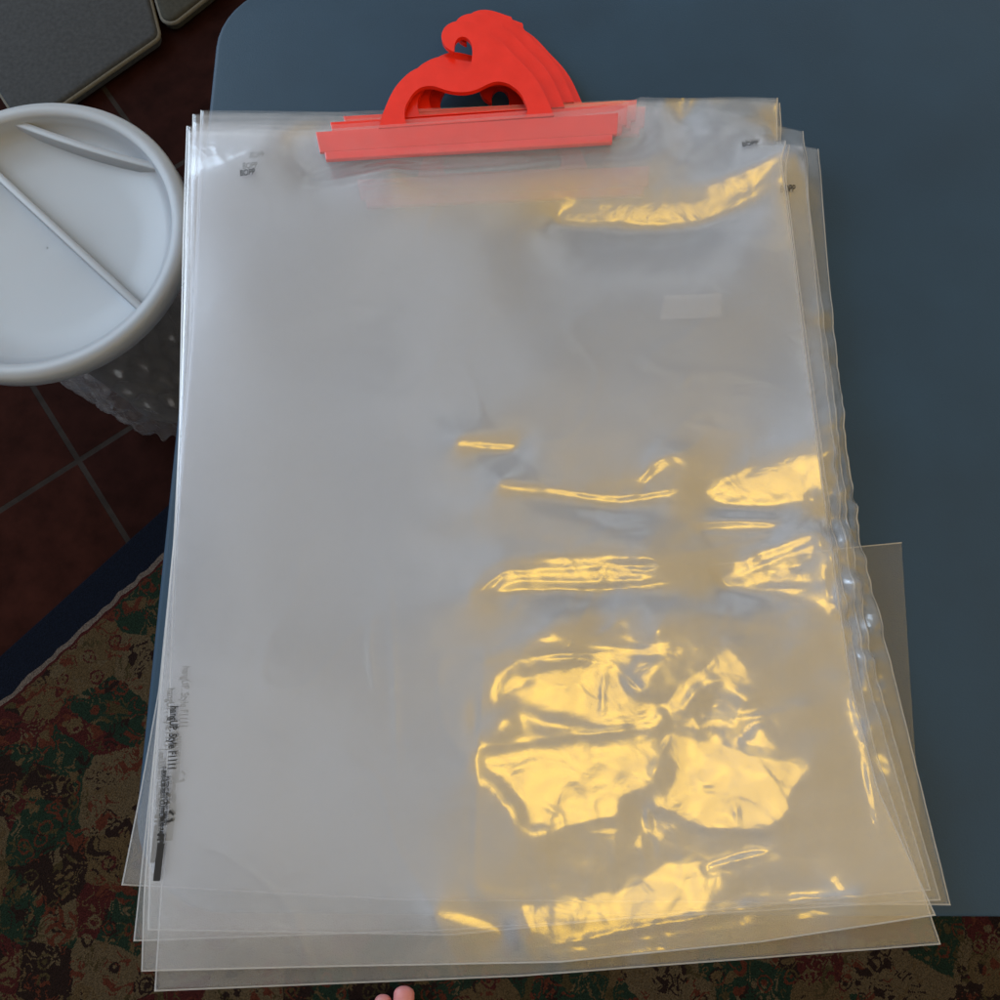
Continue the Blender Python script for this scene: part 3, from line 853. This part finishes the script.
ridge_me = plate_mesh('clamp_bar', [bar_quad(0.73, 1.0, 0.004)], TH * 1.12, 0.0011); ridge_me.materials.append(M_red_dark)

def build_hanger(parent, off_px, rot, zface):
    """off_px is how far this hanger sits from the uppermost one, measured on the photograph"""
    tgt = unproj(467 + off_px[0], 136 + off_px[1], zface)[:2]; ref = unproj(467, 136, HZ)[:2]
    c = bar_c + (tgt - ref)
    root = empty('hanger', (0, 0, 0)); root.parent = parent
    root.location = Vector((c[0], c[1], zface - TH)) - Vector(parent.location)
    root.rotation_euler = (0, 0, rot)
    for me, nm in ((grip_me, 'grip'), (plate_me, 'clamp_plate'), (ridge_me, 'clamp_bar')):
        o = bpy.data.objects.new(nm, me); COL.objects.link(o); o.parent = root
    return root

def text_mesh(body, size, pos, rot, parent, name='printed_text', z=0.0, stretch=1.0, bold=0.0):
    cu = bpy.data.curves.new(name, 'FONT'); cu.body = body; cu.size = size; cu.extrude = 0.00006; cu.offset = bold
    o = bpy.data.objects.new(name, cu); COL.objects.link(o)
    bpy.context.view_layer.update()
    me = bpy.data.meshes.new_from_object(o.evaluated_get(bpy.context.evaluated_depsgraph_get()))
    bpy.data.objects.remove(o); bpy.data.curves.remove(cu)
    me.transform(Matrix.Translation((pos[0], pos[1], z)) @ Matrix.Rotation(rot, 4, 'Z') @ Matrix.Diagonal((stretch, 1, 1, 1)))
    me.materials.clear()
    return link_mesh(name, me, M_ink, parent, smooth=False)

def drape(o, i, parent, lift=0.0015):
    """lay a printed mesh on its sheet"""
    me = o.data; off = world_loc(parent)
    co = np.array([v.co[:] for v in me.vertices]) + np.array(off)
    z = surf(i, co[:, 0], co[:, 1], 1) + lift + (co[:, 2] - co[:, 2].min())
    co[:, 2] = z; co -= np.array(off)
    me.vertices.foreach_set('co', co.astype(np.float32).ravel()); me.update()

def printing(i, parent, dx, dy, rot=0.0, full=True):
    def at(x, y): return on_sheet(i, x + dx, y + dy)
    a = at(172, 706); b = at(166, 822)
    r = math.atan2(b[1] - a[1], b[0] - a[0]) + rot
    L = np.linalg.norm(b - a)
    o = text_mesh('hangUP. Style F1111', 0.0084, a, r, parent, stretch=0.66, bold=0.00015); drape(o, i, parent)
    p = at(163.5, 766)
    o = text_mesh('1-800-838-8811 CUSTOMER 7AM', 0.0048, p, r, parent, stretch=0.72, bold=0.00012); drape(o, i, parent)
    p = at(166.5, 776)
    o = text_mesh('PATENT PENDING SKU F82', 0.0045, p, r, parent, stretch=0.62, bold=0.0001); drape(o, i, parent)
    p = at(163, 808)
    o = text_mesh('RECYCLABLE BAG', 0.0030, p, r, parent, stretch=0.85, bold=0.0001); drape(o, i, parent)
    p = at(159.5, 833)
    o = text_mesh('PP', 0.0062, p, r, parent, bold=0.0004); drape(o, i, parent)
    # recycling mark: three bent arrows round a centre
    c = at(170, 816); V, Fc = [], []
    for q in range(3):
        a0 = q * 2.094 + 0.3; n0 = len(V)
        for k in range(7):
            t = a0 + k * 0.22; rw = 0.0008 if k < 6 else 0.0001
            if k == 5: rw = 0.0016
            V += [(c[0] + (0.0033 + rw) * math.cos(t), c[1] + (0.0033 + rw) * math.sin(t), 0), (c[0] + (0.0033 - rw) * math.cos(t), c[1] + (0.0033 - rw) * math.sin(t), 0)]
        for k in range(6): Fc.append((n0 + 2 * k, n0 + 2 * k + 1, n0 + 2 * k + 3, n0 + 2 * k + 2))
    o = mesh_from('recycling_mark', V, Fc, M_ink, parent, smooth=False); drape(o, i, parent)
    # solid registration bar
    q = [at(159, 842), at(166, 842.5), at(161.5, 880), at(154.5, 880)]
    o = mesh_from('printed_bar', [(*p, 0) for p in q], [(0, 3, 2, 1)], M_ink, parent, smooth=False); drape(o, i, parent)

TEXTPOS = {4: ((241, 178), (741, 150)), 3: ((243.5, 171), (744, 147)), 2: ((250.5, 160), (779, 194))}
bags = [
    dict(top=[(201, 111), (330, 112), (480, 124), (600, 122), (700, 128), (818, 150)], left=[(193, 330), (177, 510), (159, 690), (141, 790)], bottom=[(122, 885), (400, 900), (950, 905)],
         right=[(828, 270), (843, 420), (858, 530), (880, 620)],
         hang=((36, 50), -0.02), label='lowest clear bag of the pile, its top right corner sticking out farthest over the table'),
    dict(top=[(193, 115), (325, 113), (500, 106), (622, 100), (710, 120), (802, 150)], left=[(190, 330), (176, 520), (161, 690), (149, 800)], bottom=[(134, 941), (450, 930), (940, 900)],
         right=[(812, 230), (830, 370), (848, 520), (872, 660)],
         hang=((33, -10), -0.020), label='fourth clear bag from the top, between the lowest bag and the middle one'),
    dict(top=[(194, 123), (323, 121), (500, 110), (622, 100), (710, 108), (803, 132)], left=[(185, 300), (176, 520), (161, 690), (152, 810)], bottom=[(148, 930), (450, 935), (930, 890)],
         right=[(810, 220), (822, 350), (842, 520), (868, 680)],
         hang=((23, -15), -0.008), label='middle clear bag of the five, its red hanger the third from the front'),
    dict(top=[(187, 127), (320, 126), (500, 113), (620, 101), (700, 99), (780, 103)], left=[(183, 240), (179, 440), (170, 680), (163, 860)], bottom=[(155, 991), (520, 976), (760, 958), (940, 944)],
         right=[(785, 170), (800, 290), (824, 470), (848, 620), (872, 740)],
         hang=((12, -9.5), -0.003), label='second clear bag from the top, grey bottom edge reaching nearest the viewer over the rug'),
    dict(top=[(189, 132), (316, 131), (400, 125), (550, 114), (616, 106), (640, 98), (778, 98)], left=[(186, 240), (181, 400), (174, 540), (160, 690), (151, 790), (144, 900)], bottom=[(142, 971), (350, 966), (560, 962), (760, 942), (935, 915)],
         right=[(777, 130), (784, 180), (793, 250), (806, 360), (822, 480), (836, 580), (852, 690), (878, 790)],
         hang=((0, 0), 0.0), label='topmost clear bag, its red hanger frontmost, crisp black print down its left edge'),
]
GROUP = 'clear bags with red hangers stacked on the table'
roots = []
for i, sp in enumerate(bags):
    top = i == NB - 1
    root = empty('hanger_bag', (float(bar_c[0]), float(bar_c[1]), TABLE_Z + 0.001 + i * STEP))
    tag(root, sp['label'], 'plastic bag', GROUP)
    roots.append(root)
    build_film(i, sp, root, M_film_top if top else M_film, (330, 400) if top else (170, 210))
    xx, yy = np.array([bar_c[0]]), np.array([bar_c[1]])
    zmid = float(layer_z(i, xx, yy)[0][0])
    build_hanger(root, sp['hang'][0], sp['hang'][1], zmid + 0.0015)
    if i in TEXTPOS:
        for (tx, ty) in TEXTPOS[i]:
            a = on_sheet(i, tx, ty)
            o = text_mesh('BOPP', 0.0078, a, 0.05, root, stretch=0.72, bold=0.0001); drape(o, i, root)
    if i == 4: printing(i, root, 0, 0)
    if i == 3: printing(i, root, -3, -18)
    if i == 2: printing(i, root, 12, -40)

# pale reflection put in as a rectangle of milky film on the topmost bag
def reflection_on(i, parent, pix):
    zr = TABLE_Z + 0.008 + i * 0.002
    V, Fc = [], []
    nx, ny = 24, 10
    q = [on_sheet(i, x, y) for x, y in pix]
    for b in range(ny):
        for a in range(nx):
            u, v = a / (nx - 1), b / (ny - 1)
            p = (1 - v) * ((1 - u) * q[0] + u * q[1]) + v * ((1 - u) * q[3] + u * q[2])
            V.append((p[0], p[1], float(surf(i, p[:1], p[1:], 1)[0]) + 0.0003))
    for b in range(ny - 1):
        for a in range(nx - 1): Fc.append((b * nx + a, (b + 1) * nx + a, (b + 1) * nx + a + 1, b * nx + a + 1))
    mesh_from('pale_reflection', V, Fc, M_reflection, parent)
reflection_on(4, roots[4], [(664, 296), (722, 294), (721, 318), (660, 320)])

# loose clear bag jutting from under the pile, right
lb = dict(top=[(700, 566), (850, 547), (902, 542)], left=[(700, 700)], bottom=[(690, 890), (925, 880)], right=[(912, 700)])
root = empty('loose_bag', (0.35, 0.0, TABLE_Z))
tag(root, 'loose clear bag without a hanger jutting out from under the right side of the pile', 'plastic bag')
G = bag_grid(lb, 60, 60, TABLE_Z + 0.002)
x, y = G[..., 0], G[..., 1]
V = np.stack([x, y, np.full_like(x, TABLE_Z + 0.0006) + 0.0002 * (np.sin(x * 40) + 1)], -1).reshape(-1, 3)
V2 = V + np.array([0, 0, 0.0004])
idx = np.arange(3600).reshape(60, 60)
q = np.stack([idx[:-1, :-1], idx[1:, :-1], idx[1:, 1:], idx[:-1, 1:]], -1).reshape(-1, 4)
mesh_from('film', np.concatenate([V2, V]), q.tolist() + (q + 3600).tolist(), M_loose, root)
P = G[0]; n = len(P)
mesh_from('open_edge', [(*p, TABLE_Z + 0.0016) for p in P] + [(p[0], p[1] - 0.0010, TABLE_Z + 0.0016) for p in P], [(k, k + 1, n + k + 1, n + k) for k in range(n - 1)], M_seam, root)

# ------------------------------------------------------------------ the photographer's bare foot on the rug
def foot():
    zf = 0.012
    t_big = unproj(404, 983, 0.03)[:2]
    cxx, cyy = float(t_big[0]), float(t_big[1])
    me = bpy.data.meshes.new('person')
    V, E, R = [], [], []
    def chain(pts, rad, start=None):
        prev = start
        for p, r in zip(pts, rad):
            V.append(p); R.append(r)
            if prev is not None: E.append((prev, len(V) - 1))
            prev = len(V) - 1
        return prev
    # root at the instep (mid foot), then heel and ankle, then five toes; left foot, big toe on the right
    mid = (cxx - 0.030, cyy - 0.12, 0.040)
    chain([mid], [(0.034, 0.028)])
    heel = chain([(cxx - 0.030, cyy - 0.18, 0.040), (cxx - 0.028, cyy - 0.235, 0.036)], [(0.030, 0.034), (0.028, 0.026)], 0)
    chain([(cxx - 0.030, cyy - 0.205, 0.10), (cxx - 0.030, cyy - 0.21, 0.19), (cxx - 0.030, cyy - 0.215, 0.34)], [(0.030, 0.034), (0.036, 0.038), (0.048, 0.050)], 1)
    toes = [(0.000, 0.0, 0.0185, 0.036), (-0.0330, -0.013, 0.0150, 0.030), (-0.060, -0.028, 0.0120, 0.025), (-0.083, -0.034, 0.0092, 0.023), (-0.101, -0.050, 0.0085, 0.020)]
    for dx, dy, r, ln in toes:
        b = (cxx + dx * 0.86 - 0.002, cyy + dy - ln - 0.03, 0.030)
        chain([b, (cxx + dx, cyy + dy - ln, 0.027), (cxx + dx, cyy + dy - ln * 0.45, 0.026), (cxx + dx, cyy + dy - r * 0.8, 0.020)],
              [(0.016, 0.015), (r * 0.95, r * 0.95), (r, r * 0.95), (r * 0.92, r * 0.85)], 0)
    me.from_pydata(V, E, [])
    o = bpy.data.objects.new('person', me); COL.objects.link(o)
    sk = o.modifiers.new('skin', 'SKIN'); sb = o.modifiers.new('sub', 'SUBSURF'); sb.levels = 3; sb.render_levels = 3
    for k, r in enumerate(R):
        me.skin_vertices[0].data[k].radius = r
        me.skin_vertices[0].data[k].use_root = (k == 0)
    bpy.context.view_layer.update()
    m2 = bpy.data.meshes.new_from_object(o.evaluated_get(bpy.context.evaluated_depsgraph_get()))
    bpy.data.objects.remove(o)
    p = bpy.data.objects.new('person', m2); COL.objects.link(p)
    m2.materials.clear(); m2.materials.append(M_skin)
    m2.polygons.foreach_set('use_smooth', [True] * len(m2.polygons))
    tag(p, 'bare toes of a person standing on the rug at the near edge of the table', 'person')
    for dx, dy, r, ln in toes:
        bm = bmesh.new()
        bmesh.ops.create_uvsphere(bm, u_segments=16, v_segments=8, radius=1.0,
            matrix=Matrix.Translation((cxx + dx, cyy + dy - r * 1.05, 0.020 + r * 0.80)) @ Matrix.Rotation(-0.35, 4, 'X') @ Matrix.Diagonal((r * 0.66, r * 0.72, r * 0.16, 1)))
        bm_obj('toenail', bm, M_nail, p)
foot()
